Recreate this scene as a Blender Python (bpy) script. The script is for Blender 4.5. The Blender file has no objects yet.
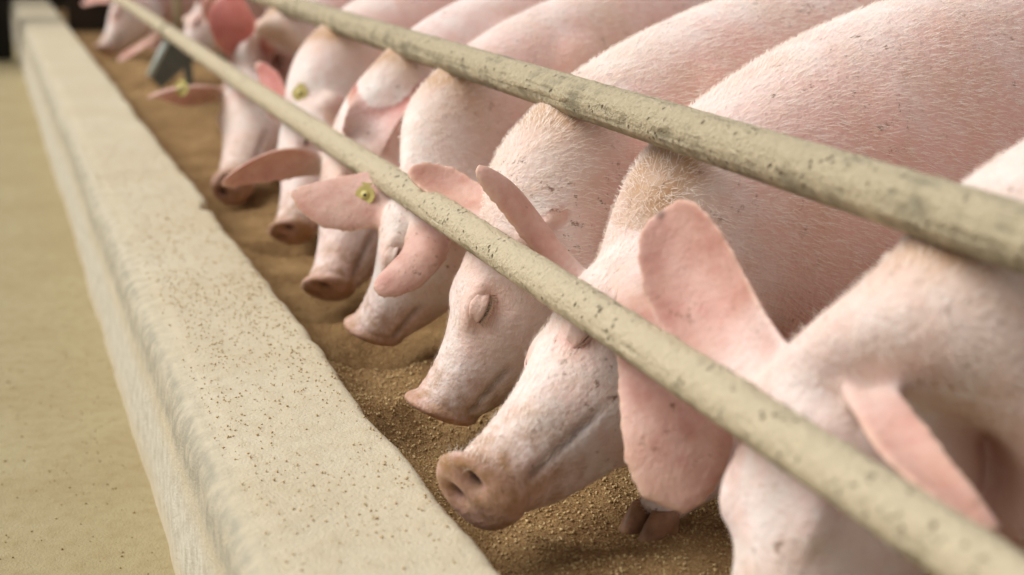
import bpy, bmesh, math, random
import numpy as np
from mathutils import Vector, Matrix, noise
from mathutils.bvhtree import BVHTree
random.seed(7); rng = np.random.default_rng(7)
V = Vector
sc = bpy.context.scene
C = sc.collection

# ------------------------------------------------------------------ camera
cam_d = bpy.data.cameras.new('camera'); cam = bpy.data.objects.new('camera', cam_d); C.objects.link(cam)
cam.location = (0, 0, 0.90)
cam.rotation_euler = (math.radians(90 - 13.9155), 0, math.radians(-18.5917))
cam_d.sensor_width = 36.0; cam_d.lens = 1564 * 36 / 1024
cam_d.clip_start = 0.02
cam_d.dof.use_dof = True; cam_d.dof.focus_distance = 2.05; cam_d.dof.aperture_fstop = 3.0
sc.camera = cam

# ------------------------------------------------------------------ light
w = bpy.data.worlds.new('world'); sc.world = w; w.use_nodes = True
bg = w.node_tree.nodes['Background']
bg.inputs[0].default_value = (0.97, 0.98, 1.0, 1); bg.inputs[1].default_value = 0.43
sun_d = bpy.data.lights.new('sun', 'SUN'); sun = bpy.data.objects.new('sun', sun_d); C.objects.link(sun)
sun_d.energy = 3.85; sun_d.angle = math.radians(45); sun_d.color = (1.0, 0.98, 0.95)
sun.rotation_euler = V((0.85, -0.40, -1.0)).to_track_quat('-Z', 'Y').to_euler()
sun.location = (-3, 5, 6)
vs = sc.view_settings
vs.view_transform = 'Standard'; vs.look = 'None'; vs.gamma = 1.0; vs.use_curve_mapping = False; vs.exposure = 0.0

# ------------------------------------------------------------------ helpers
def tag(o, label=None, cat=None, group=None, kind=None):
    for k, v in (('label', label), ('category', cat), ('group', group), ('kind', kind)):
        if v: o[k] = v
    return o

def empty(name, loc=(0, 0, 0)):
    o = bpy.data.objects.new(name, None); C.objects.link(o); o.location = loc; o.empty_display_size = 0.1
    return o

def mesh_obj(name, verts, faces, mat=None, parent=None, smooth=True):
    me = bpy.data.meshes.new(name); me.from_pydata([tuple(v) for v in verts], [], [tuple(f) for f in faces])
    me.validate(); me.update()
    return link_mesh(name, me, mat, parent, smooth)

def link_mesh(name, me, mat=None, parent=None, smooth=True):
    if mat: me.materials.clear(); me.materials.append(mat)
    if smooth: me.polygons.foreach_set('use_smooth', [True] * len(me.polygons))
    o = bpy.data.objects.new(name, me); C.objects.link(o)
    if parent:
        o.parent = parent; o.matrix_parent_inverse = Matrix.Translation(-parent.location)
    return o

def catmull(P, n):
    P = np.asarray(P, float); m = len(P)
    Q = np.vstack([2 * P[0] - P[1], P, 2 * P[-1] - P[-2]])
    out = []
    for u in np.linspace(0, m - 1, n):
        i = min(int(u), m - 2); t = u - i
        p0, p1, p2, p3 = Q[i], Q[i + 1], Q[i + 2], Q[i + 3]
        out.append(0.5 * ((2 * p1) + (-p0 + p2) * t + (2 * p0 - 5 * p1 + 4 * p2 - p3) * t * t + (-p0 + 3 * p1 - 3 * p2 + p3) * t ** 3))
    return np.array(out)

def nrm(v):
    v = np.asarray(v, float); return v / (np.linalg.norm(v) + 1e-12)

class MB:
    def __init__(s): s.v = []; s.f = []
    def add(s, vs, fs):
        o = len(s.v); s.v += [tuple(x) for x in vs]; s.f += [tuple(i + o for i in f) for f in fs]
    def rings(s, rings, cap=True):
        o = len(s.v); n = len(rings[0])
        for r in rings: s.v += [tuple(x) for x in r]
        for i in range(len(rings) - 1):
            for j in range(n):
                a = o + i * n + j; b = o + i * n + (j + 1) % n
                s.f.append((a, b, b + n, a + n))
        if cap:
            s.f.append(tuple(o + j for j in range(n))[::-1])
            k = o + (len(rings) - 1) * n
            s.f.append(tuple(k + j for j in range(n)))
    def tube(s, pts, rad, n=12, cap=True):
        pts = [np.asarray(p, float) for p in pts]; R = []
        if not hasattr(rad, '__len__'): rad = [rad] * len(pts)
        up = np.array((0.13, 0.31, 0.94))
        for i, p in enumerate(pts):
            t = nrm(pts[min(i + 1, len(pts) - 1)] - pts[max(i - 1, 0)])
            if abs(t @ up) > 0.95: up = np.array((0.9, 0.2, 0.1))
            a = nrm(np.cross(t, up)); b = np.cross(t, a); up = -b if (-b) @ up > 0 else b
            R.append([p + rad[i] * (math.cos(q) * a + math.sin(q) * b) for q in np.linspace(0, 2 * math.pi, n, endpoint=False)])
        s.rings(R, cap)
    def ball(s, c, r, ax=None, n=14):
        c = np.asarray(c, float)
        if not hasattr(r, '__len__'): r = (r, r, r)
        ax = np.eye(3) if ax is None else np.asarray(ax)
        R = []
        for th in np.linspace(0.12, math.pi - 0.12, n // 2 + 2):
            R.append([c + r[0] * math.sin(th) * math.cos(p) * ax[0] + r[1] * math.sin(th) * math.sin(p) * ax[1] + r[2] * math.cos(th) * ax[2]
                      for p in np.linspace(0, 2 * math.pi, n, endpoint=False)])
        s.rings(R)
    def box(s, lo, hi):
        x0, y0, z0 = lo; x1, y1, z1 = hi
        s.add([(x0, y0, z0), (x1, y0, z0), (x1, y1, z0), (x0, y1, z0), (x0, y0, z1), (x1, y0, z1), (x1, y1, z1), (x0, y1, z1)],
              [(3, 2, 1, 0), (4, 5, 6, 7), (0, 1, 5, 4), (1, 2, 6, 5), (2, 3, 7, 6), (3, 0, 4, 7)])
    def obj(s, name, mat, parent=None, smooth=True):
        return mesh_obj(name, s.v, s.f, mat, parent, smooth)

# ------------------------------------------------------------------ materials
def new_mat(name):
    m = bpy.data.materials.new(name); m.use_nodes = True
    nt = m.node_tree; b = nt.nodes['Principled BSDF']
    return m, nt, b
def N(nt, t, **kw):
    n = nt.nodes.new(t)
    for k, v in kw.items(): setattr(n, k, v)
    return n
def noise_n(nt, vec, scale, detail=4, rough=0.55):
    n = N(nt, 'ShaderNodeTexNoise'); n.inputs['Scale'].default_value = scale; n.inputs['Detail'].default_value = detail; n.inputs['Roughness'].default_value = rough
    nt.links.new(vec, n.inputs['Vector']); return n.outputs['Fac']
def ramp(nt, fac, stops):
    r = N(nt, 'ShaderNodeValToRGB'); e = r.color_ramp.elements
    e[0].position, e[1].position = stops[0][0], stops[-1][0]
    for s in stops[1:-1]: e.new(s[0])
    for el, s in zip(sorted(e, key=lambda q: q.position), stops):
        c = s[1]; el.color = (c, c, c, 1) if not hasattr(c, '__len__') else (*c, 1)
    nt.links.new(fac, r.inputs[0]); return r.outputs[0]
def mix(nt, fac, a, b, mode='MIX'):
    m = N(nt, 'ShaderNodeMix', data_type='RGBA', blend_type=mode)
    for s, val in ((m.inputs['Factor'], fac), (m.inputs['A'], a), (m.inputs['B'], b)):
        if isinstance(val, (int, float)): s.default_value = val
        elif isinstance(val, tuple): s.default_value = (*val, 1)
        else: nt.links.new(val, s)
    return m.outputs['Result']
def math_n(nt, op, a, b=0.0):
    m = N(nt, 'ShaderNodeMath', operation=op)
    for s, val in ((m.inputs[0], a), (m.inputs[1], b)):
        if isinstance(val, (int, float)): s.default_value = val
        else: nt.links.new(val, s)
    return m.outputs[0]
def bump(nt, b, h, strength, dist=0.01):
    n = N(nt, 'ShaderNodeBump'); n.inputs['Strength'].default_value = strength; n.inputs['Distance'].default_value = dist
    nt.links.new(h, n.inputs['Height']); nt.links.new(n.outputs[0], b.inputs['Normal'])
def attr(nt, name):
    a = N(nt, 'ShaderNodeAttribute'); a.attribute_name = name; return a.outputs['Fac']
def coord(nt): return N(nt, 'ShaderNodeNewGeometry').outputs['Position']
def srgb(r, g, b): return tuple(((c / 255 + 0.055) / 1.055) ** 2.4 if c > 10 else c / 3294 for c in (r, g, b))

def make_skin():
    m, nt, b = new_mat('pig_skin'); L = nt.links.new
    p = N(nt, 'ShaderNodeTexCoord').outputs['Object']
    n1 = noise_n(nt, p, 5.5, 3); n2 = noise_n(nt, p, 24, 4); n3 = noise_n(nt, p, 150, 3)
    base = mix(nt, ramp(nt, n1, [(0.32, 0.0), (0.68, 1.0)]), srgb(238, 230, 224), srgb(230, 203, 193))
    base = mix(nt, math_n(nt, 'MULTIPLY', ramp(nt, n2, [(0.42, 0.0), (0.75, 1.0)]), 0.5), base, srgb(226, 182, 170))
    flush_shade = attr(nt, 'flush_shade')
    base = mix(nt, math_n(nt, 'MULTIPLY', flush_shade, 0.85), base, srgb(220, 150, 130))
    ear = attr(nt, 'ear')
    base = mix(nt, math_n(nt, 'MULTIPLY', ear, 0.88), base, mix(nt, ramp(nt, n2, [(0.3, 0.0), (0.7, 1.0)]), srgb(214, 170, 154), srgb(184, 124, 108)))
    base = mix(nt, math_n(nt, 'MULTIPLY', attr(nt, 'rim'), 0.6), base, srgb(222, 192, 168))
    inn = attr(nt, 'inner')
    base = mix(nt, math_n(nt, 'MULTIPLY', inn, 0.75), base, srgb(176, 82, 72))
    sn = attr(nt, 'snout')
    base = mix(nt, math_n(nt, 'MULTIPLY', sn, 0.8), base, mix(nt, n2, srgb(198, 146, 124), srgb(158, 108, 86)))
    rub = attr(nt, 'rub')
    base = mix(nt, math_n(nt, 'MULTIPLY', rub, math_n(nt, 'ADD', 0.35, n2)), base, srgb(182, 144, 108))
    grime = math_n(nt, 'MULTIPLY', ramp(nt, noise_n(nt, p, 4.2, 6, 0.7), [(0.47, 0.0), (0.72, 1.0)]), 0.5)
    base = mix(nt, grime, base, srgb(206, 170, 136))
    # dried dirt flecks
    d = ramp(nt, noise_n(nt, p, 62, 5, 0.65), [(0.60, 0.0), (0.68, 1.0)])
    dm = math_n(nt, 'MULTIPLY', d, ramp(nt, noise_n(nt, p, 7, 3), [(0.44, 0.0), (0.60, 0.8)]))
    base = mix(nt, dm, base, srgb(120, 84, 58))
    sd = ramp(nt, noise_n(nt, p, 48, 4, 0.6), [(0.36, 0.0), (0.66, 1.0)])
    base = mix(nt, math_n(nt, 'MULTIPLY', attr(nt, 'dust'), sd), base, srgb(166, 128, 90))
    base = mix(nt, attr(nt, 'dark'), base, srgb(58, 34, 26))
    L(base, b.inputs['Base Color'])
    b.inputs['Roughness'].default_value = 0.55; b.inputs['Specular IOR Level'].default_value = 0.3
    b.inputs['Subsurface Weight'].default_value = 0.15; b.inputs['Subsurface Radius'].default_value = (1.0, 0.36, 0.25); b.inputs['Subsurface Scale'].default_value = 0.012
    b.inputs['Sheen Weight'].default_value = 0.12; b.inputs['Sheen Roughness'].default_value = 0.4
    h = math_n(nt, 'ADD', math_n(nt, 'MULTIPLY', n3, 0.5), noise_n(nt, p, 45, 4))
    h = math_n(nt, 'MULTIPLY', h, math_n(nt, 'SUBTRACT', 1.0, math_n(nt, 'MULTIPLY', ear, 0.4)))
    bump(nt, b, h, 0.5, 0.007)
    return m
SKIN = make_skin()

def make_concrete(name, c1, c2, c3, grey=None, bumpd=0.006):
    m, nt, b = new_mat(name); p = coord(nt)
    n1 = noise_n(nt, p, 3.2, 5, 0.6); n2 = noise_n(nt, p, 34, 5, 0.65); n3 = noise_n(nt, p, 260, 3, 0.6)
    col = mix(nt, ramp(nt, n1, [(0.3, 0.0), (0.7, 1.0)]), c1, c2)
    col = mix(nt, math_n(nt, 'MULTIPLY', ramp(nt, n2, [(0.45, 0.0), (0.8, 1.0)]), 0.65), col, c3)
    v = N(nt, 'ShaderNodeTexVoronoi'); v.inputs['Scale'].default_value = 170; nt.links.new(p, v.inputs['Vector'])
    sp = math_n(nt, 'MULTIPLY', ramp(nt, v.outputs['Distance'], [(0.13, 1.0), (0.24, 0.0)]), ramp(nt, noise_n(nt, p, 40, 2), [(0.53, 0.0), (0.70, 0.28)]))
    col = mix(nt, sp, col, srgb(132, 104, 66))
    if grey:
        g = attr(nt, 'grey'); gn = ramp(nt, n2, [(0.36, 0.35), (0.6, 1.0)])
        col = mix(nt, math_n(nt, 'MULTIPLY', g, gn), col, mix(nt, n1, grey, srgb(176, 170, 152)))
        col = mix(nt, attr(nt, 'paint'), col, mix(nt, ramp(nt, n2, [(0.4, 0.0), (0.7, 1.0)]), srgb(206, 200, 184), srgb(178, 170, 150)))
    nt.links.new(col, b.inputs['Base Color']); b.inputs['Roughness'].default_value = 0.92
    b.inputs['Specular IOR Level'].default_value = 0.15
    bump(nt, b, math_n(nt, 'ADD', math_n(nt, 'MULTIPLY', n3, 0.6), n2), 0.6, bumpd)
    return m
WALLM = make_concrete('dusty_concrete', srgb(204, 192, 168), srgb(196, 182, 154), srgb(184, 168, 136), grey=srgb(132, 126, 110))
FLOORM = make_concrete('dusty_floor', srgb(170, 157, 122), srgb(160, 144, 109), srgb(147, 128, 90))
PENM = make_concrete('pen_floor_concrete', srgb(120, 104, 82), srgb(100, 86, 66), srgb(84, 70, 52))

def make_feed():
    m, nt, b = new_mat('ground_feed'); p = coord(nt)
    n1 = noise_n(nt, p, 8, 4); n2 = noise_n(nt, p, 320, 4, 0.7); n3 = noise_n(nt, p, 90, 4, 0.6)
    col = mix(nt, ramp(nt, n1, [(0.35, 0.0), (0.7, 1.0)]), srgb(168, 134, 92), srgb(128, 92, 57))
    col = mix(nt, math_n(nt, 'MULTIPLY', ramp(nt, n2, [(0.45, 0.0), (0.7, 1.0)]), 0.8), col, srgb(214, 184, 132))
    col = mix(nt, ramp(nt, n2, [(0.28, 0.8), (0.42, 0.0)]), col, srgb(96, 68, 40))
    nt.links.new(col, b.inputs['Base Color']); b.inputs['Roughness'].default_value = 0.95; b.inputs['Specular IOR Level'].default_value = 0.1
    bump(nt, b, math_n(nt, 'ADD', n2, n3), 0.9, 0.008)
    return m
FEEDM = make_feed()

def make_rail_mat(name, crust, steel):
    m, nt, b = new_mat(name); p = coord(nt)
    n1 = noise_n(nt, p, 16, 5, 0.65); n2 = noise_n(nt, p, 120, 4, 0.65); n3 = noise_n(nt, p, 420, 2)
    k = attr(nt, 'crust')
    k2 = ramp(nt, math_n(nt, 'ADD', k, math_n(nt, 'MULTIPLY', math_n(nt, 'SUBTRACT', n1, 0.5), 1.6)), [(0.3, 0.0), (0.62, 1.0)])
    st = mix(nt, n2, steel, srgb(160, 148, 118))
    col = mix(nt, k2, st, mix(nt, n2, crust, srgb(212, 197, 168)))
    v = N(nt, 'ShaderNodeTexVoronoi'); v.inputs['Scale'].default_value = 95; nt.links.new(p, v.inputs['Vector'])
    pit = math_n(nt, 'MULTIPLY', ramp(nt, v.outputs['Distance'], [(0.16, 1.0), (0.30, 0.0)]), ramp(nt, noise_n(nt, p, 22, 3), [(0.50, 0.0), (0.60, 1.0)]))
    col = mix(nt, math_n(nt, 'MULTIPLY', pit, 0.75), col, srgb(98, 78, 52))
    nt.links.new(col, b.inputs['Base Color'])
    b.inputs['Metallic'].default_value = 0.0; b.inputs['Roughness'].default_value = 0.75; b.inputs['Specular IOR Level'].default_value = 0.25
    bump(nt, b, math_n(nt, 'SUBTRACT', math_n(nt, 'ADD', math_n(nt, 'MULTIPLY', n2, k2), math_n(nt, 'MULTIPLY', n3, 0.3)), math_n(nt, 'MULTIPLY', pit, 1.2)), 0.9, 0.009)
    return m
RAIL_LO = make_rail_mat('crusted_rail', srgb(194, 179, 148), srgb(140, 132, 110))
RAIL_UP = make_rail_mat('galvanised_rail', srgb(160, 146, 114), srgb(118, 113, 98))

def simple(name, col, rough=0.6, metal=0.0, col2=None, scale=30, bumpd=0.0, spec=0.3):
    m, nt, b = new_mat(name); p = coord(nt)
    n1 = noise_n(nt, p, scale, 4)
    c = mix(nt, ramp(nt, n1, [(0.35, 0.0), (0.7, 1.0)]), col, col2 or tuple(x * 0.75 for x in col))
    nt.links.new(c, b.inputs['Base Color']); b.inputs['Roughness'].default_value = rough; b.inputs['Metallic'].default_value = metal
    b.inputs['Specular IOR Level'].default_value = spec
    if bumpd: bump(nt, b, n1, 0.5, bumpd)
    return m
EYEM = simple('eyeball_dark', srgb(52, 34, 28), 0.12, spec=0.6)
LASHM = simple('eyelash_pale', srgb(150, 122, 96), 0.6)
HAIRM = simple('pig_bristle', srgb(246, 234, 222), 0.45, col2=srgb(236, 214, 196))
HOOFM = simple('hoof_horn', srgb(160, 122, 92), 0.5, col2=srgb(120, 88, 62), scale=60)
TAGM = simple('ear_tag_plastic', srgb(206, 192, 118), 0.45, col2=srgb(186, 170, 104), scale=80)
TAGHOLE = simple('ear_tag_stud', srgb(50, 46, 34), 0.5)
STEEL = simple('dull_steel_plate', srgb(108, 112, 104), 0.5, col2=srgb(88, 92, 84), scale=20)
STEEL_EDGE = simple('pale_steel_edge', srgb(206, 216, 208), 0.35, col2=srgb(186, 200, 196))
GAP_BOARD = simple('dark_gap_board', srgb(58, 46, 34), 0.8, col2=srgb(40, 32, 24), scale=6, bumpd=0.004)
SHADEPANEL = simple('shade_panel_dark', srgb(40, 34, 24), 0.85, col2=srgb(26, 22, 16), scale=5, bumpd=0.004)
CRUMBM = simple('feed_crumb', srgb(206, 182, 136), 0.9, col2=srgb(176, 144, 98), scale=220, spec=0.1)
CRUMB2 = simple('feed_crumb_dark', srgb(172, 146, 100), 0.9, col2=srgb(140, 112, 70), scale=220, spec=0.1)
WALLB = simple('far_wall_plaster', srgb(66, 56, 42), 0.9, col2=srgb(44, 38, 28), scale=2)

# ------------------------------------------------------------------ setting
def grid(nx, ny, fn):
    vs = [fn(i / nx, j / ny) for j in range(ny + 1) for i in range(nx + 1)]
    fs = [(j * (nx + 1) + i, j * (nx + 1) + i + 1, (j + 1) * (nx + 1) + i + 1, (j + 1) * (nx + 1) + i) for j in range(ny) for i in range(nx)]
    return vs, fs

def nz(x, y, z=0.0, s=1.0): return noise.noise(V((x * s, y * s, z * s)))

Y0, Y1 = -1.0, 11.6
WX0, WX1, WZ = 0.210, 0.456, 0.240
mb = MB(); mb.box((-4, -2.5, -0.1), (WX0 + 0.02, 11.8, 0.0))
tag(mb.obj('floor', FLOORM, smooth=False), 'beige dusty concrete walkway floor left of the trough', kind='structure')
mb = MB(); mb.box((WX0 + 0.02, -2.5, -0.1), (9, 11.8, -0.001))
tag(mb.obj('floor', PENM, smooth=False), 'brown pen floor under the pigs', kind='structure')
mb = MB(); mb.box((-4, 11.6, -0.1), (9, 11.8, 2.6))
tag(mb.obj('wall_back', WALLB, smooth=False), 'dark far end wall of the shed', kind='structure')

# trough: front wall (profile swept with an uneven hand-finished surface), bed, rear kerb
trough = tag(empty('feed_trough', (0.62, 5, 0)), 'long beige concrete feed trough running into the distance', 'trough')
def ext_prof():
    r = 0.028; P = [(WX0 - 0.012, 0.0), (WX0 - 0.010, 0.06), (WX0 - 0.006, 0.12), (WX0 - 0.002, WZ - 0.075)]
    P += [(WX0 + 0.001, WZ - 0.055)]
    for a in np.linspace(0, math.pi / 2, 6): P.append((WX0 + 0.002 + r * (1 - math.cos(a)), WZ - 0.04 + 0.036 * math.sin(a)))
    for x in np.linspace(WX0 + 0.045, WX1 - 0.022, 12): P.append((x, WZ))
    r = 0.016
    for a in np.linspace(0, math.pi / 2, 5): P.append((WX1 - r + r * math.sin(a), WZ - r * (1 - math.cos(a))))
    P += [(WX1 + 0.004, WZ - 0.05), (WX1 + 0.008, WZ - 0.09), (WX1 + 0.012, 0.06)]
    return P
prof = ext_prof(); npf = len(prof)
ys = np.concatenate([np.arange(Y0, 4.5, 0.014), np.arange(4.5, Y1, 0.05)])
vs_, fs_, grey, paint = [], [], [], []
for y in ys:
    edge_in = 0.010 * nz(3.1, y, 0, 2.3) + 0.005 * nz(1.7, y, 0, 9) + 0.003 * nz(5.5, y, 0, 31)
    edge_in -= 0.020 * max(0, 1 - abs(y - 3.42) / 0.10) ** 0.5 if y > 3.42 and y < 3.52 else 0
    edge_out = 0.006 * nz(8.1, y, 0, 3.0) + 0.004 * nz(2.2, y, 0, 12)
    lowg = 0.5 + 0.5 * nz(0.3, y, 4.0, 3.5)
    for k, (x, z) in enumerate(prof):
        tx = (x - WX0) / (WX1 - WX0)
        dx = edge_in * max(0, min(1, (tx - 0.75) * 4)) + edge_out * max(0, min(1, (0.25 - tx) * 4))
        dz = 0.0
        if z > WZ - 0.03: dz = 0.0035 * nz(x, y, 1, 7) + 0.0015 * nz(x, y, 2, 30) + 0.0008 * nz(x, y, 3, 90)
        if tx < 0.2 and z > 0.05: dx += 0.002 * nz(y, z, 5, 25)
        vs_.append((x + dx, y, z + dz))
        g = 0.0; pa = 0.0
        if tx < 0.16 and z > 0.03:
            zz = WZ - z
            g = 0.9 if zz < 0.05 + 0.03 * lowg and not (z > WZ - 0.005) else 0.0
            if zz < 0.006: g = 0.35
            if zz > 0.04 + 0.06 * lowg: g = 0.25
            if zz > 0.06 + 0.05 * lowg: pa = 0.85
        grey.append(g); paint.append(pa)
for j in range(len(ys) - 1):
    for k in range(npf - 1):
        a = j * npf + k; fs_.append((a, a + 1, a + 1 + npf, a + npf))
fs_.append(tuple(range(npf))); fs_.append(tuple((len(ys) - 1) * npf + k for k in range(npf))[::-1])
fw = mesh_obj('front_wall', vs_, fs_, WALLM, trough)
for nm, dat in (('grey', grey), ('paint', paint)):
    at = fw.data.attributes.new(nm, 'FLOAT', 'POINT'); at.data.foreach_set('value', dat)
mb = MB(); mb.box((WX1 - 0.01, Y0, 0.0), (1.10, Y1, 0.10)); mb.obj('trough_bed', PENM, trough, False)
mb = MB(); mb.box((1.02, Y0, 0.0), (1.10, Y1, 0.16)); mb.obj('rear_kerb', PENM, trough, False)

# ------------------------------------------------------------------ pigs : data
# crest = top of the neck under the upper rail, poll = between the ears, snout = centre of the snout disc (metres)
def ear(far, mid, tip, width, face, cup=0.5, red=0.2, base=0.6, curl=0.0, blunt=0.25, fwd=0.55):
    return dict(far=far, mid=mid, tip=tip, width=width, face=face, cup=cup, red=red, base=base, curl=curl, blunt=blunt, fwd=fwd)
PIGS = []
def P(**k): PIGS.append(k)
#__PIGS__
P(label='nearest pig at the right edge, large pink ear standing up above the lower rail',
  crest=(0.800, 1.150, 0.600), poll=(0.668, 1.210, 0.485), snout=(0.610, 1.150, 0.190), beta=16,
  ears=[ear(1, (0.685, 1.407, 0.513), (0.661, 1.469, 0.591), 0.11, (-0.6,-0.7,0.2), cup=0.7, red=0.1, base=0.8, blunt=0.7, fwd=0.05),
        ear(0, (0.653, 0.993, 0.467), (0.697, 0.917, 0.439), 0.055, (-0.2,-0.5,0.9), cup=0.4, red=0.1, base=0.9)],
  voxel=0.005,
  hair=20000,
  size=1.1,
  eye_t=0.27,
  hy=10,
  spots=[((0.660, 1.466, 0.579), 0.012), ((0.678, 1.444, 0.562), 0.006)])
P(label='second nearest pig, snout disc resting on the wall edge, broad ear hanging below the rail',
  crest=(0.850, 1.785, 0.612), poll=(0.724, 1.791, 0.480), snout=(0.471, 1.546, 0.262), beta=22,
  ears=[ear(1, (0.655, 1.856, 0.528), (0.582, 1.881, 0.571), 0.056, (0.3,0.3,-0.9), cup=0.55, red=0.1),
        ear(0, (0.685, 1.418, 0.386), (0.629, 1.362, 0.349), 0.14, (0.3,0.92,-0.1), cup=0.3, red=0.1, base=0.7, curl=1.0, blunt=0.8)],
  voxel=0.0043,
  hair=45000,
  size=1.1,
  hy=-12,
  tilt=0.12,
  eye_t=0.43,
  lid=-0.3,
  lean=0.35,
  rubk=-0.06,
  feet=[(0.724, 1.612, 0.140),None])
P(label='pig in sharp focus with closed eye and snout in the feed',
  crest=(0.760, 2.060, 0.600), poll=(0.631, 2.014, 0.470), snout=(0.566, 2.017, 0.200), beta=28,
  ears=[ear(1, (0.655, 2.213, 0.479), (0.587, 2.243, 0.508), 0.075, (-0.2,-0.5,0.8), cup=0.6, red=0.1, fwd=0.2),
        ear(0, (0.740, 2.024, 0.447), (0.733, 2.075, 0.466), 0.06, (-0.5,-0.6,0.5), cup=0.5, red=0.2)],
  voxel=0.0048,
  hair=45000,
  lash=1,
  lid=-0.1,
  size=1.08,
  bw=0.94)
P(label='pig with a round yellow ear tag on its outstretched ear',
  crest=(0.765, 2.600, 0.600), poll=(0.608, 2.394, 0.460), snout=(0.575, 2.449, 0.200), beta=30,
  ears=[ear(1, (0.567, 2.431, 0.407), (0.457, 2.508, 0.436), 0.125, (0.3,0.6,-0.7), cup=0.25, red=0.1, base=0.9, blunt=-0.6),
        ear(0, (0.647, 2.216, 0.395), (0.525, 2.218, 0.331), 0.085, (0.4,0.5,-0.7), cup=0.5, red=0.5)],
  voxel=0.0052,
  hair=20000,
  bw=0.86,
  size=1.05,
  tags=[dict(at=(0.573, 2.448, 0.443), n=(-0.5,-0.8,0.35), up=(0.0,0.1,-1.0), r=.0165, label='round yellow tag with a dark stud')])
P(label='pig with one red ear cupped upright and the other drooping to the left',
  crest=(0.755, 2.940, 0.600), poll=(0.612, 2.917, 0.460), snout=(0.562, 2.747, 0.200), beta=34,
  ears=[ear(1, (0.506, 2.897, 0.449), (0.406, 2.933, 0.376), 0.085, (-0.3,-0.85,-0.6), cup=0.5, red=0.2),
        ear(0, (0.750, 2.903, 0.494), (0.739, 2.995, 0.585), 0.14, (-0.5,-0.8,0.1), cup=0.5, red=0.9, base=0.8)],
  voxel=0.006,
  bw=0.86,
  size=1.05)
P(label='narrow glimpse of a pig face squeezed between its neighbours',
  crest=(0.760, 3.550, 0.600), poll=(0.635, 3.486, 0.460), snout=(0.594, 3.266, 0.200), beta=36,
  ears=[ear(1, (0.686, 3.768, 0.478), (0.624, 3.820, 0.516), 0.075, (-0.5,-0.8,0.3), cup=0.5, red=0.9),
        ear(0, (0.737, 3.434, 0.433), (0.815, 3.337, 0.369), 0.07, (-0.3,-0.5,0.8), cup=0.4, red=0.2)],
  voxel=0.0065,
  size=1.05,
  tags=[dict(at=(0.653, 3.445, 0.491), n=(-0.5,-0.8,0.35), up=(0.0,0.1,-1.0), r=.018, label='plain yellow tag')])
P(label='pig with dark eye and wide open red ear standing near the far divider plate',
  crest=(0.770, 4.220, 0.600), poll=(0.656, 4.467, 0.450), snout=(0.554, 3.829, 0.205), beta=40,
  ears=[ear(1, (0.481, 4.092, 0.456), (0.385, 4.110, 0.404), 0.11, (-0.3,-0.85,-0.5), cup=0.5, red=0.15, blunt=0),
        ear(0, (0.669, 4.266, 0.533), (0.637, 4.394, 0.649), 0.15, (-0.6,-0.8,0.2), cup=0.6, red=1.0, base=0.8)],
  voxel=0.0065,
  size=1.08,
  tags=[dict(at=(0.539, 4.050, 0.453), n=(-0.5,-0.8,0.35), up=(0.0,0.1,-1.0), r=.02, label='greenish yellow tag')])
P(label='blurred pig standing back from the trough behind the far divider plate',
  crest=(0.980, 5.150, 0.680), poll=(0.860, 5.000, 0.550), snout=(0.775, 4.900, 0.380), beta=38,
  ears=[ear(1, (0.669, 4.846, 0.546), (0.671, 4.920, 0.626), 0.12, (-0.6,-0.8,0.2), cup=0.5, red=0.5),
        ear(0, (0.870, 4.870, 0.620), (0.840, 4.830, 0.680), 0.1, (-0.6,-0.7,0.2), cup=0.5, red=0.8)],
  voxel=0.0085,
  smooth=12)
P(label='blurred pig between the divider plate and the last pig, pale ear over the feed',
  crest=(0.940, 6.550, 0.630), poll=(0.820, 6.400, 0.500), snout=(0.735, 6.300, 0.290), beta=38,
  ears=[ear(1, (0.647, 6.694, 0.311), (0.519, 6.614, 0.257), 0.1, (-0.1,-0.3,0.9), cup=0.3, red=0.1),
        ear(0, (0.830, 6.270, 0.570), (0.800, 6.230, 0.630), 0.1, (-0.6,-0.7,0.2), cup=0.5, red=0.8)],
  voxel=0.0085,
  smooth=12)
P(label='last pig at the far end of the trough',
  crest=(0.750, 7.950, 0.600), poll=(0.630, 7.800, 0.470), snout=(0.545, 7.700, 0.200), beta=38,
  ears=[ear(1, (0.550, 7.930, 0.450), (0.470, 7.950, 0.400), 0.085, (-0.3,-0.5,0.7), cup=0.5, red=0.3),
        ear(0, (0.640, 7.670, 0.540), (0.610, 7.630, 0.600), 0.1, (-0.6,-0.7,0.2), cup=0.5, red=0.8)],
  voxel=0.0085,
  smooth=12,
  size=1.12)
#__END__

# ------------------------------------------------------------------ pigs : builder
def smoothstep(a, b, x): t = np.clip((x - a) / (b - a), 0, 1); return t * t * (3 - 2 * t)

def min_dist(co, pts):
    pts = np.asarray(pts); out = np.full(len(co), 9.0)
    for p in pts: out = np.minimum(out, ((co - p) ** 2).sum(1))
    return np.sqrt(out)

def head_frame(d):
    Q, S = np.array(d['poll']), np.array(d['snout'])
    be = math.radians(d['beta']); b = np.array((math.cos(be), math.sin(be), 0.0))
    hy = math.radians(d.get('hy', -6)); bh = np.array((math.cos(hy), math.sin(hy), 0.0))
    n0 = -bh * 0.75 + np.array((0, 0, 0.5))
    a = nrm(S - Q)
    for _ in range(3):      # Q lies on the brow line, S is the middle of the snout disc
        n = nrm(n0 - (n0 @ a) * a); T = S + n * 0.044 * d.get('size', 1.0); a = T - Q; L = np.linalg.norm(a); a = a / L
    n = nrm(n0 - (n0 @ a) * a); s = nrm(np.cross(a, n))     # s points to the pig's right side
    return Q, S, a, n, s, L, b

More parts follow.
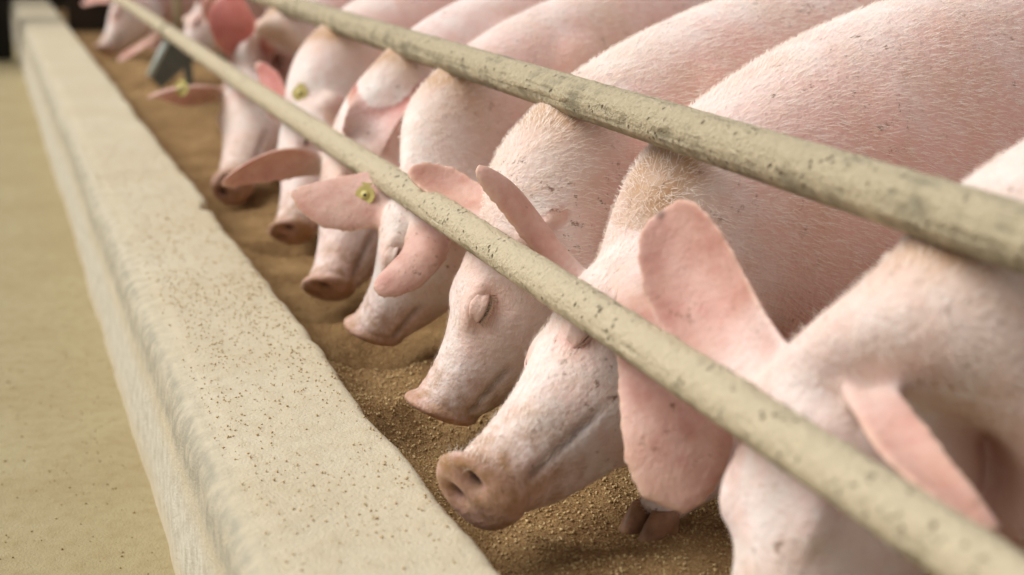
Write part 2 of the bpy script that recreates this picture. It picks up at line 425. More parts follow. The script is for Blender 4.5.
HEAD = [  # t, half width, depth, dorsal dip
    (0.00, 0.083, 0.205, 0.004), (0.16, 0.090, 0.215, 0.000), (0.34, 0.088, 0.200, 0.003), (0.48, 0.076, 0.172, 0.010),
    (0.62, 0.061, 0.134, 0.016), (0.76, 0.051, 0.106, 0.016), (0.88, 0.047, 0.094, 0.012), (0.945, 0.048, 0.093, 0.006), (0.975, 0.050, 0.096, 0.001), (1.0, 0.046, 0.088, 0.003)]
BODY = [  # distance behind the crest, top height over crest, half width, bottom height over crest
    (0.0, 0.0, 0.108, -0.265), (0.11, 0.060, 0.138, -0.30), (0.25, 0.112, 0.160, -0.325), (0.42, 0.145, 0.166, -0.325), (0.62, 0.158, 0.164, -0.31),
    (0.82, 0.150, 0.162, -0.285), (0.97, 0.118, 0.154, -0.25), (1.08, 0.055, 0.128, -0.19), (1.135, -0.02, 0.075, -0.12)]

def build_pig(d):
    Q, S, a, n, s, L, b = head_frame(d)
    sc_ = d.get('size', 1.0); K = np.array(d['crest']); zup = np.array((0, 0, 1.0)); sb = np.cross(b, zup)
    K2 = K
    st = []   # centre, up, half width, half height
    for (t, hw, dep, dip) in HEAD[::-1]:
        hw, dep = hw * sc_, dep * sc_
        c = Q + a * t * L - n * (dep / 2 + dip * sc_)
        st.append((c, n, s, hw, dep / 2))
    side_b = sb if sb @ s > 0 else -sb
    # neck transition
    ch = Q - n * 0.10 * sc_
    for q, (dd, top, hw, bot) in enumerate(BODY):
        c = K2 + b * dd * sc_ + zup * ((top + bot) / 2 * sc_)
        u = nrm(zup - b * max(0, d.get('lean', 0.45) - dd * 1.8))
        st.append((c, u, side_b, hw * sc_ * d.get('bw', 1.0), (top - bot) / 2 * sc_))
    A = np.array([np.concatenate([c, u, ss, [hw, hh]]) for c, u, ss, hw, hh in st])
    A = catmull(A, 86)
    mb = MB(); R = []
    ang = np.linspace(0, 2 * math.pi, 40, endpoint=False)
    for i, r in enumerate(A):
        c, u, ss, hw, hh = r[:3], nrm(r[3:6]), nrm(r[6:9]), r[9], r[10]
        ring = []
        for q in ang:
            cq, sq = math.cos(q), math.sin(q)
            e = 0.92
            x = math.copysign(abs(sq) ** e, sq) * hw; y = math.copysign(abs(cq) ** e, cq) * hh
            # fuller below than above: widest point sits low
            y -= 0.10 * hh * (1 - cq * cq)
            ring.append(c + ss * x + u * y - a * (d.get('tilt', 0.0) * y * max(0.0, 1 - i / 14.0)))
        R.append(ring)
    mb.rings(R)
    def hp(t, side, up):   # head point: t along, side fraction (m), up (m) from the dorsal line
        return Q + a * t * L + s * side * sc_ + n * up * sc_
    # cheeks, brow, jaw, snout top, lips
    ax = np.array([a, s, n])
    for sg in (-1, 1):
        mb.ball(hp(0.22, sg * 0.046, -0.115), (0.085 * sc_, 0.048 * sc_, 0.080 * sc_), ax)
        mb.ball(hp(0.36, sg * 0.047, -0.024), (0.042 * sc_, 0.022 * sc_, 0.017 * sc_), ax)
        mb.ball(hp(0.70, sg * 0.032, -0.058), (0.065 * sc_, 0.020 * sc_, 0.030 * sc_), ax)
    # lower jaw
    mb.tube([hp(0.40, 0, -0.135), hp(0.62, 0, -0.115), hp(0.80, 0, -0.098), hp(0.885, 0, -0.090)], [0.050 * sc_, 0.038 * sc_, 0.029 * sc_, 0.018 * sc_], 14)
    td = d.get('tilt', 0.0); a2 = nrm(a + n * td); n2_ = nrm(n - a * td)
    mb.ball(hp(0.972, 0, -0.040), (0.012 * sc_, 0.052 * sc_, 0.050 * sc_), np.array([a2, s, n2_]), 20)
    # shoulder mass
    for sg in (-1, 1):
        mb.ball(K2 + b * 0.23 * sc_ + side_b * sg * 0.064 * sc_ + zup * -0.10 * sc_, (0.13 * sc_, 0.09 * sc_, 0.17 * sc_), np.array([b, side_b, zup]), 18)
        mb.ball(K2 + b * 0.92 * sc_ + side_b * sg * 0.068 * sc_ + zup * -0.09 * sc_, (0.16 * sc_, 0.088 * sc_, 0.19 * sc_), np.array([b, side_b, zup]), 18)
    # legs
    feet = []
    for sg in (-1, 1):
        sh = K2 + b * 0.24 * sc_ + side_b * sg * 0.085 * sc_ + zup * -0.22 * sc_
        ft = np.array(d['feet'][0 if sg < 0 else 1]) if d.get('feet') and d['feet'][0 if sg < 0 else 1] else np.array([K2[0] + b[0] * 0.16 + side_b[0] * sg * 0.085, K2[1] + b[1] * 0.16 + side_b[1] * sg * 0.085, 0.115])
        kn = (sh * 0.45 + ft * 0.55) + b * -0.012
        an = ft + np.array((0, 0, 0.055)) + b * 0.014
        mb.tube(catmull([sh, sh * 0.55 + kn * 0.45, kn, kn * 0.45 + an * 0.55, an, ft + np.array((0, 0, 0.042))], 14),
                np.interp(np.linspace(0, 1, 14), [0, 0.25, 0.5, 0.75, 0.88, 1], np.array([0.080, 0.056, 0.038, 0.027, 0.027, 0.021]) * sc_), 14)
        feet.append((ft, nrm(-b + 0.0 * zup)))
        hi = K2 + b * 0.95 * sc_ + side_b * sg * 0.085 * sc_ + zup * -0.18 * sc_
        fh = np.array((hi[0] + b[0] * 0.03, hi[1] + b[1] * 0.03, 0.0))
        kne = hi * 0.62 + fh * 0.38 - b * 0.07; hock = hi * 0.33 + fh * 0.67 + b * 0.055
        mb.tube(catmull([hi, kne, hock, hock * 0.4 + fh * 0.6 + b * 0.012, fh + np.array((0, 0, 0.06)), fh + np.array((0, 0, 0.042))], 16),
                np.interp(np.linspace(0, 1, 16), [0, 0.22, 0.42, 0.65, 0.88, 1], np.array([0.105, 0.078, 0.042, 0.030, 0.028, 0.021]) * sc_), 14)
        feet.append((fh, -b))
    # tail
    tb = K2 + b * 1.13 * sc_ + zup * 0.0
    mb.tube([tb - b * 0.03, tb + b * 0.03 + zup * 0.02, tb + b * 0.05 + side_b * 0.03 + zup * 0.0, tb + b * 0.05 + side_b * 0.0 - zup * 0.035, tb + b * 0.06 - side_b * 0.025 - zup * 0.02, tb + b * 0.065 - zup * 0.01], [0.018, 0.014, 0.011, 0.009, 0.007, 0.004], 10)
    # ears
    ear_pts, inner_pts, rim_pts, ear_u = [], [], [], []
    for e in d['ears']:
        sg = 1 if e['far'] else -1
        inn = Q + a * 0.03 * L - n * 0.050 * sc_ + s * sg * 0.045 * sc_
        m_, t_p = np.array(e['mid'], float), np.array(e['tip'], float)
        out_ = nrm(nrm(s * sg + n * e['fwd']) * 0.8 + nrm(m_ - inn) * 0.6)
        p1_ = inn + out_ * 0.085 * sc_
        uu = np.linspace(0, 1, 60)[:, None]
        cl = (1 - uu) ** 3 * inn + 3 * (1 - uu) ** 2 * uu * p1_ + 3 * (1 - uu) * uu ** 2 * m_ + uu ** 3 * t_p
        al = np.concatenate([[0], np.cumsum(np.linalg.norm(np.diff(cl, axis=0), axis=1))]); al /= al[-1]
        cl = np.stack([np.interp(np.linspace(0, 1, 26), al, cl[:, k]) for k in range(3)], 1)
        nr = nrm(e['face']); n_s = 17; thick0 = 0.0115 * d.get('ethick', 1.0)
        top, botm = [], []
        chord = nrm(t_p - inn); bl0 = nrm(np.cross(chord, nr))
        for i, p in enumerate(cl):
            u = i / 25.0
            t = nrm(cl[min(i + 1, 25)] - cl[max(i - 1, 0)])
            blade = nrm(bl0 - (bl0 @ t) * t); nn = nrm(np.cross(blade, t))
            prof_w = np.interp(u, [0, 0.15, 0.35, 0.55, 0.72, 0.85, 0.94, 1.0], [e['base'] * 0.75, e['base'], 0.93, 1.0] + list(np.array([0.90, 0.70, 0.48, 0.20]) * (1 - e['blunt']) + np.array([1.0, 0.93, 0.76, 0.40]) * e['blunt']))
            wd = e['width'] * 0.5 * prof_w
            cup = e['cup'] + (0.85 - e['cup']) * max(0.0, 1 - u / 0.40) ** 1.3
            r1, r2 = [], []
            for k in range(n_s):
                q = -1 + 2 * k / (n_s - 1)
                th = q * cup * 1.5
                if cup > 0.02:
                    rad = wd / max(math.sin(min(cup * 1.5, 1.45)), 0.15) if cup * 1.5 < 1.45 else wd
                    xx = rad * math.sin(th); yy = rad * (1 - math.cos(th))
                else: xx, yy = wd * q, 0.0
                yy += e['curl'] * max(0.0, u - 0.55) ** 2 * 0.35 + 0.003 * math.sin(u * 7 + q * 2.0)
                c = p + blade * xx + nn * yy
                tk = thick0 * (1.9 - 0.95 * min(1, u * 1.6)) * (1 - 0.15 * abs(q) ** 4)
                r1.append(c + nn * tk * 0.5); r2.append(c - nn * tk * 0.5)
                ear_pts.append(c); ear_u.append(u)
                if u > 0.15 and (abs(q) > 0.95 or i == 25): rim_pts.append(c)
                if 0.03 < u < 0.9 and abs(q) < 0.85: inner_pts.append((c + nn * tk * 0.5, e['red']))
            R_ = r1 + r2[::-1]
            top.append(R_)
        mb.rings(top)
    me0 = bpy.data.meshes.new('tmp'); me0.from_pydata(mb.v, [], mb.f); me0.update()
    bm = bmesh.new(); bm.from_mesh(me0); bmesh.ops.recalc_face_normals(bm, faces=bm.faces); bm.to_mesh(me0); bm.free()
    o0 = bpy.data.objects.new('tmp', me0); C.objects.link(o0)
    md = o0.modifiers.new('r', 'REMESH'); md.mode = 'VOXEL'; md.voxel_size = d.get('voxel', 0.0052); md.use_smooth_shade = True
    dg = bpy.context.evaluated_depsgraph_get(); dg.update()
    me = bpy.data.meshes.new_from_object(o0.evaluated_get(dg))
    bpy.data.objects.remove(o0); bpy.data.meshes.remove(me0)
    nv = len(me.vertices); co = np.empty(nv * 3); me.vertices.foreach_get('co', co); co = co.reshape(-1, 3)
    ed = np.empty(len(me.edges) * 2, int); me.edges.foreach_get('vertices', ed); ed = ed.reshape(-1, 2)
    deg = np.bincount(ed.ravel(), minlength=nv).astype(float)
    ear_s = np.array(ear_pts) if ear_pts else np.zeros((1, 3)) + 99
    de = min_dist(co, ear_s)
    em = 1 - smoothstep(0.010, 0.019, de)
    eu = np.zeros(nv); near_e = np.where(em > 0)[0]
    for c0 in range(0, len(near_e), 4000):
        ii = near_e[c0:c0 + 4000]
        eu[ii] = np.array(ear_u)[((co[ii, None, :] - ear_s[None]) ** 2).sum(2).argmin(1)]
    efade = smoothstep(0.10, 0.45, eu)
    its = int(d.get('smooth', 26))
    em0 = 1 - smoothstep(0.010, 0.017, de)
    wgt = (0.6 * (1 - 0.45 * em0))[:, None]
    for it in range(its):
        acc = np.zeros_like(co)
        for k in range(3):
            acc[:, k] = np.bincount(ed[:, 0], co[ed[:, 1], k], nv) + np.bincount(ed[:, 1], co[ed[:, 0], k], nv)
        co = co + wgt * (acc / deg[:, None] - co)
    # ---- sculpt pass: nostrils, mouth, eye sockets, neck folds, wrinkles
    rel = co - Q
    ht = rel @ a / L; hs = (rel @ s) / sc_; hu = (rel @ n) / sc_
    onhead = (ht > -0.2) & (ht < 1.15) & (np.abs(hs) < 0.16) & (hu > -0.28) & (hu < 0.08) & (em < 0.5)
    dark = np.zeros(nv); snout = np.zeros(nv); dust = np.zeros(nv); flush_shade = np.zeros(nv)
    for sg in (-1, 1):
        g = np.exp(-(((hs - sg * 0.018) / 0.0095) ** 2 + ((hu + 0.034) / 0.0125) ** 2)) * (ht > 0.90) * onhead
        co -= a * (0.020 * g)[:, None]; dark = np.maximum(dark, smoothstep(0.45, 0.8, g))
    # rim crease behind the disc
    g = np.exp(-((ht - 0.925) / 0.020) ** 2) * onhead
    cen = Q + a * 0.92 * L - n * 0.045 * sc_
    rad = co - cen; rad -= (rad @ a)[:, None] * a; rad /= (np.linalg.norm(rad, axis=1)[:, None] + 1e-9)
    co -= rad * (0.0035 * g)[:, None]
    # snout wrinkles over the bridge
    g = np.exp(-((ht - 0.80) / 0.10) ** 2) * onhead * (hu > -0.06)
    co += n * (0.0007 * g * np.sin(ht * L / 0.0085 * math.pi + 90 * hs))[:, None]
    # mouth line
    lip = -0.074 - 0.03 * np.clip((0.88 - ht) / 0.45, 0, 1)
    g = np.exp(-((hu - lip) / 0.0055) ** 2) * smoothstep(0.56, 0.68, ht) * (1 - smoothstep(0.88, 0.93, ht)) * (np.abs(hs) > 0.008) * onhead
    co -= s * (np.sign(hs) * 0.005 * g)[:, None]; dark = np.maximum(dark, 0.45 * g)
    eyes = []
    # sockets
    for sg in (-1, 1):
        g = np.exp(-(((ht - d.get('eye_t', 0.37)) * L / 0.030) ** 2 + ((hu + 0.031) / 0.020) ** 2)) * (hs * sg > 0.03) * onhead
        co -= s * (sg * 0.009 * g)[:, None]
        flush_shade = np.maximum(flush_shade, 0.85 * g)
    for sp, sr in d.get('spots', []):
        dark = np.maximum(dark, 0.8 * (1 - smoothstep(sr * 0.5, sr, min_dist(co, [sp]))))
    snout = smoothstep(0.86, 0.99, ht) * onhead
    dust = np.maximum(dust, (smoothstep(0.55, 0.92, ht) * 0.8 + 0.9 * np.exp(-((ht - 1.0) / 0.05) ** 2)) * onhead)
    me.vertices.foreach_set('co', co.ravel()); me.update()
    no = np.empty(nv * 3); me.vertices.foreach_get('normal', no); no = no.reshape(-1, 3)
    # rub mark where the neck meets the upper rail, flushed neck sides, shade painted red on near flanks
    kb = (co - K2) @ b / sc_; ks = (co - K2) @ side_b / sc_; kz = (co[:, 2] - K2[2]) / sc_
    rub = np.exp(-((kb - d.get('rubk', -0.010)) / 0.040) ** 2) * np.exp(-(ks / 0.065) ** 2) * (kz > -0.10) * (em < 0.3) * 1.35
    flush_shade = np.maximum(flush_shade, 0.8 * np.exp(-((kb - 0.11) / 0.08) ** 2) * smoothstep(-0.02, -0.10, kz) * d.get('flush_shade', 0.6))
    flush_shade = np.maximum(flush_shade, 0.8 * smoothstep(0.0, 0.11, -ks * d.get('near', 1)) * smoothstep(-0.10, 0.08, kb) * d.get('flush_shade', 0.75))  # near flank faces away from the sun: its shade painted as redder skin
    inner = np.zeros(nv)
    if inner_pts:
        ip = np.array([q[0] for q in inner_pts])[::3]; ir = np.array([q[1] for q in inner_pts])[::3]
        cand = np.where(em > 0.1)[0]
        if len(cand):
            D = ((co[cand, None, :] - ip[None]) ** 2).sum(2)
            j = D.argmin(1)
            # inside = normal agrees with the cupped face
            inner[cand] = ir[j] * smoothstep(0.024, 0.014, np.sqrt(D[np.arange(len(cand)), j]))
            fdir = np.zeros((len(cand), 3)); k0 = 0
            per = len(ip) / max(1, len(d['ears']))
            for q, e in enumerate(d['ears']):
                fdir[(j >= q * per) & (j < (q + 1) * per)] = nrm(e['face'])
            inner[cand] *= smoothstep(-0.1, 0.35, (no[cand] * fdir).sum(1))
    rim = (1 - smoothstep(0.004, 0.012, min_dist(co, rim_pts))) * (em > 0.2) if rim_pts else np.zeros(nv)
    for nm, dat in (('rim', rim * efade), ('ear', em * (0.15 + 0.85 * efade)), ('inner', inner * (0.35 + 0.65 * efade)), ('snout', snout), ('dark', dark), ('rub', rub), ('dust', dust), ('flush_shade', flush_shade)):
        at = me.attributes.new(nm, 'FLOAT', 'POINT'); at.data.foreach_set('value', np.clip(dat, 0, 1).astype(np.float32))
    base = K2 + b * 0.5; base[2] = 0.0
    root = tag(empty('pig', tuple(base)), d['label'], 'pig', 'pink pigs feeding in a row at the trough')
    body = link_mesh('body', me, SKIN, root)
    # ---- eyes
    bv = BVHTree.FromPolygons([tuple(c) for c in co], [tuple(p.vertices) for p in me.polygons])
    for sg in (-1, 1):
        far = hp(d.get('eye_t', 0.37), sg * 0.3, -0.031)
        hit = bv.ray_cast(V(far), V(-s * sg), 0.6)
        if hit[0] is None: continue
        h = np.array(hit[0]); nl = nrm(nrm(np.array(hit[1])) * 0.5 + s * sg * 0.7)
        er = 0.0140 * sc_; ec = h - nl * er * (0.85 if sg > 0 else 0.48)
        fw_ = nrm(a - (a @ nl) * nl); up_ = nrm(np.cross(nl, fw_)); up_ = up_ if up_ @ n > 0 else -up_
        me_ = MB(); me_.ball(ec, er, np.array([fw_, up_, nl]), 16)
        eye = me_.obj('eye', EYEM, root)
        for nm, lo, hi, rr in (('upper_eyelid', d.get('lid', 0.05), 1.25, 1.22), ('lower_eyelid', -1.15, -0.42, 1.16)):
            l = MB(); rows = []
            for v_ in np.linspace(lo, hi, 9):
                row = []
                for q in np.linspace(-1.35, 1.35, 17):
                    squash = math.cos(q * 0.95)
                    vv = (v_ if abs(v_ - lo) > 1e-6 or lo > 0 else v_) * (0.25 + 0.75 * squash) if nm[0] == 'u' else v_ * (0.25 + 0.75 * squash)
                    k = rr * (1 + 0.05 * math.cos((v_ - lo) / (hi - lo) * math.pi * 2))
                    row.append(ec + er * k * (fw_ * math.sin(q) * math.cos(vv) * 1.18 + up_ * math.sin(vv) + nl * math.cos(q) * math.cos(vv) * (0.96)))
                rows.append(row)
            fs = [(i * 17 + j, i * 17 + j + 1, (i + 1) * 17 + j + 1, (i + 1) * 17 + j) for i in range(8) for j in range(16)]
            lid = mesh_obj(nm, [p for r in rows for p in r], fs, SKIN, eye)
            sm = lid.modifiers.new('solid', 'SOLIDIFY'); sm.thickness = 0.0022; sm.offset = 0
            at = lid.data.attributes.new('flush_shade', 'FLOAT', 'POINT'); at.data.foreach_set('value', [0.4] * len(lid.data.vertices))
        if d.get('lash'):
            l = MB()
            for q in np.linspace(-1.1, 1.1, 26):
                vv = d.get('lid', 0.05) * (0.25 + 0.75 * math.cos(q * 0.95))
                p0 = ec + er * 1.24 * (fw_ * math.sin(q) * 1.18 + up_ * math.sin(vv) + nl * math.cos(q))
                dr = nrm(nl * 0.9 - up_ * 0.55 + fw_ * (0.45 * math.sin(q) + random.uniform(-.2, .2)))
                l.tube([p0, p0 + dr * 0.008 - up_ * 0.001, p0 + dr * 0.015 + n * 0.001], [0.00045, 0.00035, 0.0001], 4)
            l.obj('eyelashes', LASHM, eye)
    # ---- hooves
    for ft, fd in feet:
        hb = MB(); sd = nrm(np.cross(fd, zup))
        for sg in (-1, 1):
            c = ft + sd * sg * 0.0155 * sc_
            rings = []
            for (f_, zz, r) in ((0.0, 0.050, 0.013), (0.006, 0.036, 0.0165), (0.010, 0.018, 0.0175), (0.014, 0.001, 0.018)):
                rings.append([c + fd * (f_ + math.cos(q) * r * 1.45 * (1.25 if math.cos(q) > 0 and zz < 0.03 else 1)) * sc_ + sd * math.sin(q) * r * 0.86 * sc_ + zup * zz * sc_ for q in np.linspace(0, 2 * math.pi, 12, endpoint=False)])
            hb.rings(rings)
            hb.tube([ft - fd * 0.024 * sc_ + sd * sg * 0.017 + zup * 0.07 * sc_, ft - fd * 0.036 * sc_ + sd * sg * 0.019 + zup * 0.048 * sc_], [0.009, 0.005], 8)
        hb.obj('hoof', HOOFM, root)
    # ---- ear tag
    for tg in d.get('tags', []):
        c, nn = np.array(tg['at']), nrm(tg['n'])
        hit = bv.find_nearest(V(c)); hn = np.array(hit[1])
        if hn @ nn < 0: pass
        c = np.array(hit[0]) + nn * 0.004
        u_ = nrm(np.cross(nn, tg['up'])); v_ = nrm(np.cross(u_, nn)); r = tg['r']
        tb_ = MB()
        out = [c + r * (math.cos(q) * u_ + math.sin(q) * v_) for q in np.linspace(-0.25 * math.pi - 0.5, 1.25 * math.pi + 0.5, 24)]
        k = tg.get('neck', 1.25)
        out = [c + r * 0.62 * u_ * 0.85 - v_ * 0 + 0 * u_ for _ in ()] + out
        out += [c - u_ * r * 0.62 - v_ * r * k, c + u_ * r * 0.62 - v_ * r * k]
        tb_.rings([[p - nn * 0.0012 for p in out], [p + nn * 0.0012 for p in out]])
        t_ = tb_.obj('ear_tag', TAGM, root, False); t_['label'] = tg['label']
        pb = MB(); pb.tube([c - nn * 0.012, c + nn * 0.0022], r * 0.17, 12); pb.obj('tag_stud', TAGHOLE, t_)
        cb = MB(); cb.tube([c + nn * 0.0012, c + nn * 0.0019], r * 0.48, 20); cb.obj('tag_boss', TAGM, t_)
    # ---- bristles
    nh = d.get('hair', 0)
    if nh:
        me.calc_loop_triangles(); nt_ = len(me.loop_triangles)
        tri = np.empty(nt_ * 3, int); me.loop_triangles.foreach_get('vertices', tri); tri = tri.reshape(-1, 3)
        tc = co[tri].mean(1); tkb = (tc - K2) @ b / sc_; tht = ((tc - Q) @ a) / L
        okk = (tkb < 0.75) & (tc[:, 2] > 0.30) & (de[tri[:, 0]] > 0.012) | ((tht > 0.0) & (tht < 0.86) & (de[tri[:, 0]] > 0.012))
        ar = np.linalg.norm(np.cross(co[tri[:, 1]] - co[tri[:, 0]], co[tri[:, 2]] - co[tri[:, 0]]), axis=1) * okk
        pick = rng.choice(nt_, nh, p=ar / ar.sum())
        w3 = rng.dirichlet((1, 1, 1), nh)
        pos = (co[tri[pick]] * w3[:, :, None]).sum(1); nn = (no[tri[pick]] * w3[:, :, None]).sum(1); nn /= np.linalg.norm(nn, axis=1)[:, None]
        hd = (pos - Q) @ a / L
        fl = np.where((hd > 0.02)[:, None], -a[None] - 0.35 * n[None] * 0, (b - 0.35 * zup)[None])
        fl = fl + rng.normal(0, 0.22, (nh, 3)); fl -= (fl * nn).sum(1)[:, None] * nn; fl /= np.linalg.norm(fl, axis=1)[:, None]
        ln = rng.uniform(0.008, 0.019, nh)[:, None] * np.where(hd > 0.02, 0.75, 1.0)[:, None]
        wd = rng.uniform(0.00016, 0.00030, nh)[:, None]
        sdv = np.cross(fl, nn)
        p1 = pos + fl * ln * 0.55 + nn * ln * 0.22; p2 = pos + fl * ln + nn * ln * 0.30
        vv = np.stack([pos - sdv * wd, pos + sdv * wd, p1 - sdv * wd * 0.8, p1 + sdv * wd * 0.8, p2], 1).reshape(-1, 3)
        hm = bpy.data.meshes.new('hair'); base_i = np.arange(nh) * 5
        lv = np.stack([base_i, base_i + 1, base_i + 3, base_i + 2, base_i + 2, base_i + 3, base_i + 4], 1).ravel()
        ls = np.stack([np.arange(nh) * 7, np.arange(nh) * 7 + 4], 1).ravel(); lt = np.tile([4, 3], nh)
        hm.vertices.add(nh * 5); hm.vertices.foreach_set('co', vv.ravel())
        hm.loops.add(nh * 7); hm.loops.foreach_set('vertex_index', lv)
        hm.polygons.add(nh * 2); hm.polygons.foreach_set('loop_start', ls); hm.polygons.foreach_set('loop_total', lt)
        hm.update(); hm.validate()
        tag(link_mesh('hair', hm, HAIRM, root), kind='stuff')
    return root

for d in PIGS: build_pig(d)

# ------------------------------------------------------------------ feed in the trough
SN = [(d['snout'], d) for d in PIGS]
def feed_z(x, y):
    z = 0.165 + 0.020 * nz(x, y, 1, 4) + 0.010 * nz(x, y, 2, 11) + 0.004 * nz(x, y, 3, 35) + 0.0015 * nz(x, y, 4, 110)
    z += 0.018 * max(0, 1 - (x - WX1) / 0.06)
    for S_, d in SN:
        r2 = (x - S_[0]) ** 2 + (y - S_[1]) ** 2
        if r2 < 0.06 and d.get('dig', 1): z += -0.030 * math.exp(-r2 / 0.0045) + 0.012 * math.exp(-((math.sqrt(r2) - 0.11) / 0.035) ** 2)
    return z
mb = MB(); ny1, nx1 = 620, 84
yy = np.concatenate([np.linspace(0.6, 3.4, 520), np.linspace(3.42, Y1, 160)])
xs = np.linspace(WX1 - 0.004, 1.03, nx1)
vs_ = [(x, y, feed_z(x, y)) for y in yy for x in xs]
fs_ = [(j * nx1 + i, j * nx1 + i + 1, (j + 1) * nx1 + i + 1, (j + 1) * nx1 + i) for j in range(len(yy) - 1) for i in range(nx1 - 1)]
tag(mesh_obj('feed_meal', vs_, fs_, FEEDM), 'brown ground feed meal lying along the trough bed', 'feed', kind='stuff')

def crumbs(name, pts, sizes, mat, label, cat='feed'):
    n = len(pts); base = np.array([(1, 0, -.4), (-.5, .87, -.4), (-.5, -.87, -.4), (0, 0, .9)])
    rot = rng.normal(size=(n, 3, 3)); qm, _ = np.linalg.qr(rot)
    vv = np.einsum('nij,kj->nki', qm, base) * np.asarray(sizes)[:, None, None] * rng.uniform(0.6, 1.3, (n, 1, 3)) + np.asarray(pts)[:, None, :]
    f = np.array([(0, 1, 2), (0, 3, 1), (1, 3, 2), (2, 3, 0)]); fi = (np.arange(n) * 4)[:, None, None] + f[None]
    me = bpy.data.meshes.new(name); me.vertices.add(n * 4); me.vertices.foreach_set('co', vv.ravel())
    me.loops.add(n * 12); me.loops.foreach_set('vertex_index', fi.ravel()); me.polygons.add(n * 4)
    me.polygons.foreach_set('loop_start', np.arange(n * 4) * 3); me.polygons.foreach_set('loop_total', np.full(n * 4, 3)); me.update(); me.validate()
    return tag(link_mesh(name, me, mat, None, False), label, cat, kind='stuff')
pts = []
for i in range(30000):
    y = 0.8 + 3.2 * random.random() ** 1.4; x = random.uniform(WX1 + 0.005, 1.0); pts.append((x, y, feed_z(x, y)))
crumbs('feed_crumbs', pts, rng.uniform(0.0010, 0.0030, len(pts)), CRUMB2, 'pale feed crumbs scattered over the meal in the trough')
pts = []
for i in range(9000):
    y = 0.9 + 1.5 * random.random(); x = random.uniform(WX1 + 0.01, 1.0); pts.append((x, y, feed_z(x, y) + 0.001))
crumbs('feed_grains', pts, rng.uniform(0.0016, 0.0036, len(pts)), CRUMBM, 'coarser pale feed grains lying near the nearest snouts')
pts = []
while len(pts) < 3000:
    y = random.uniform(0.7, 4.5); x = random.uniform(WX0 + 0.03, WX1 - 0.012)
    dens = 0.20 + 0.8 * max(0, nz(x, y, 7, 3.1)) + (0.45 if 2.2 < y < 3.4 and x > WX0 + 0.06 else 0)
    if random.random() < dens * 0.6: pts.append((x, y, WZ + 0.0035 * nz(x, y, 1, 7) + 0.001))
crumbs('feed_spill', pts, rng.uniform(0.0008, 0.0024, len(pts)), CRUMBM, 'feed crumbs spilled on the flat top of the trough wall')
pts = [(random.uniform(-0.9, WX0 - 0.02), random.uniform(1.2, 5.0), 0.001) for _ in range(2600)]
crumbs('floor_crumbs', pts, rng.uniform(0.0008, 0.0026, len(pts)), CRUMB2, 'feed crumbs dropped on the walkway floor')

# ------------------------------------------------------------------ feeding barrier
bar = tag(empty('feeding_barrier', (0.62, 5.95, 0.0)), 'two long crusted steel rails on posts above the trough', 'barrier')
def rail(name, x, z, r, mat, label, y0, y1, crust):
    ysr = np.concatenate([np.arange(y0, 3.6, 0.006), np.arange(3.6, y1, 0.03)]); n = 40
    vs_, cr = [], []
    for y in ysr:
        for k in range(n):
            q = 2 * math.pi * k / n; cx, sz = math.cos(q), math.sin(q)
            topness = 0.5 + 0.5 * (sz * 0.85 - cx * 0.45)
            cr_ = crust * (0.25 + 0.9 * topness) + 0.25 * nz(q * 0.8, y, x, 6)
            rr = r + max(0, cr_ - 0.35) * (0.0035 + 0.005 * max(0, nz(cx * r, y, sz * r, 42))) + 0.0008 * nz(cx * r, y, sz * r, 120)
            vs_.append((x + rr * cx, y, z + 0.004 * math.sin(y * 1.1 + x) + rr * sz)); cr.append(max(0, min(1, cr_)))
    fs_ = [(j * n + k, (j + 1) * n + k, (j + 1) * n + (k + 1) % n, j * n + (k + 1) % n) for j in range(len(ysr) - 1) for k in range(n)]
    fs_.append(tuple(range(n))); fs_.append(tuple((len(ysr) - 1) * n + k for k in range(n))[::-1])
    o = mesh_obj(name, vs_, fs_, mat, bar); o['label'] = label
    at = o.data.attributes.new('crust', 'FLOAT', 'POINT'); at.data.foreach_set('value', cr)
    return o
rail('rail', 0.614, 0.457, 0.0225, RAIL_LO, 'lower rail thickly crusted with pitted dried feed', 0.3, 9.3, 0.85)
rail('rail', 0.773, 0.635, 0.0270, RAIL_UP, 'upper rail with patchy dried feed on grey steel', 0.3, 9.3, 0.62)
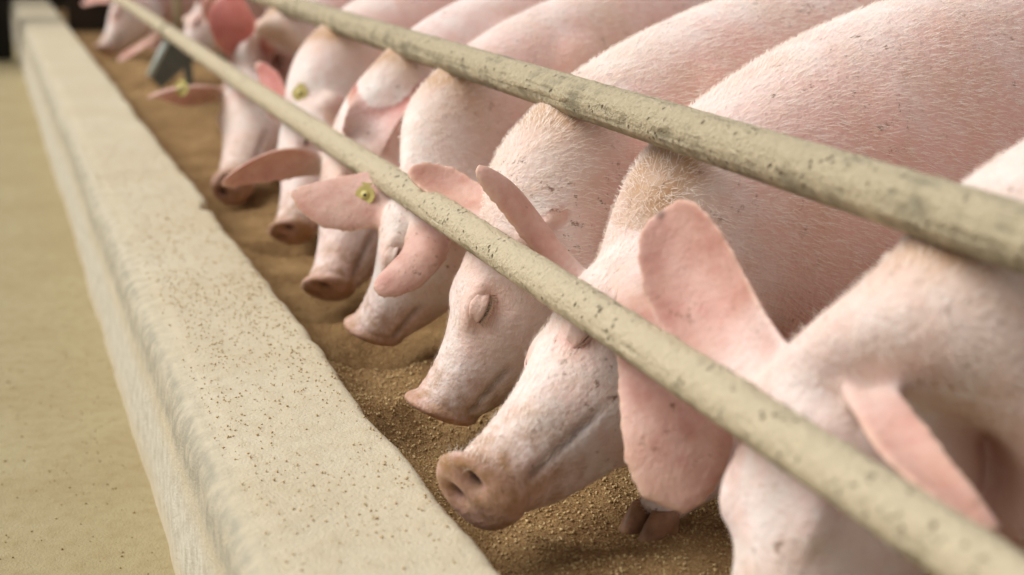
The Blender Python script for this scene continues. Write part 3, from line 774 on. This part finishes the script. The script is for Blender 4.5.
for y in (5.55, 9.2, 0.33):
    mb = MB(); mb.tube([(0.650, y, 0.445), (0.650, y, 0.8), (0.650, y, 1.45)], 0.017, 16)
    mb.tube(catmull([(0.650, y, 0.72), (0.69, y, 0.71), (0.74, y, 0.68), (0.773, y, 0.64)], 10), 0.014, 12)
    p_ = mb.obj('post', RAIL_LO, bar)
    at = p_.data.attributes.new('crust', 'FLOAT', 'POINT'); at.data.foreach_set('value', [0.75] * len(p_.data.vertices))
    mb = MB(); mb.tube([(0.614, y - 0.035, 0.457), (0.614, y + 0.035, 0.457)], 0.029, 20); mb.obj('clamp', RAIL_LO, bar)
# steel divider plate between the lower rail and the feed
pl = tag(empty('trough_divider', (0.66, 5.88, 0.10)), 'small grey steel divider plate with pale edge under the lower rail', 'divider')
outl = [(0.575, 0.275), (0.655, 0.418), (0.745, 0.40), (0.745, 0.335), (0.612, 0.225)]
mb = MB(); mb.rings([[(x, 5.87, z) for x, z in outl], [(x, 5.885, z) for x, z in outl]]); mb.obj('plate', STEEL, pl, False)
mb = MB(); mb.tube([(0.574, 5.877, 0.272), (0.655, 5.877, 0.420)], 0.012, 8); mb.obj('edge_bar', STEEL_EDGE, pl)
mb = MB(); mb.box((0.70, 5.868, 0.10), (0.73, 5.887, 0.36)); mb.obj('stay', STEEL, pl, False)

# ------------------------------------------------------------------ far end
shade_panel = tag(empty('walkway_shade_panel', (-0.9, 9.55, 0.0)), 'added dark boards standing for the shade at the far end of the walkway', 'shade_panel')  # boards added to darken the far opening; shade built as a panel
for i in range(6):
    mb = MB(); mb.box((-2.2, 9.55, 0.01 + i * 0.20), (0.17, 9.585, 0.20 + i * 0.20)); mb.obj('board', SHADEPANEL, shade_panel, False)
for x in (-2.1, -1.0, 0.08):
    mb = MB(); mb.box((x, 9.585, 0.0), (x + 0.07, 9.63, 1.22)); mb.obj('batten', SHADEPANEL, shade_panel, False)
part = tag(empty('pen_dark_infill', (2.4, 9.35, 0.0)), 'added dark brown planks standing for the dark gap at the far end of the pen', 'dark_infill')  # planks added to make the dark gap beyond the last pig
for i in range(6):
    mb = MB(); mb.box((0.475, 9.35, 0.17 + i * 0.18), (4.6, 9.39, 0.344 + i * 0.18)); mb.obj('plank', GAP_BOARD, part, False)
for x in (0.95, 2.6, 4.4):
    mb = MB(); mb.box((x, 9.39, 0.0 if x > 1.1 else 0.17), (x + 0.09, 9.46, 1.26)); mb.obj('post', GAP_BOARD, part, False)
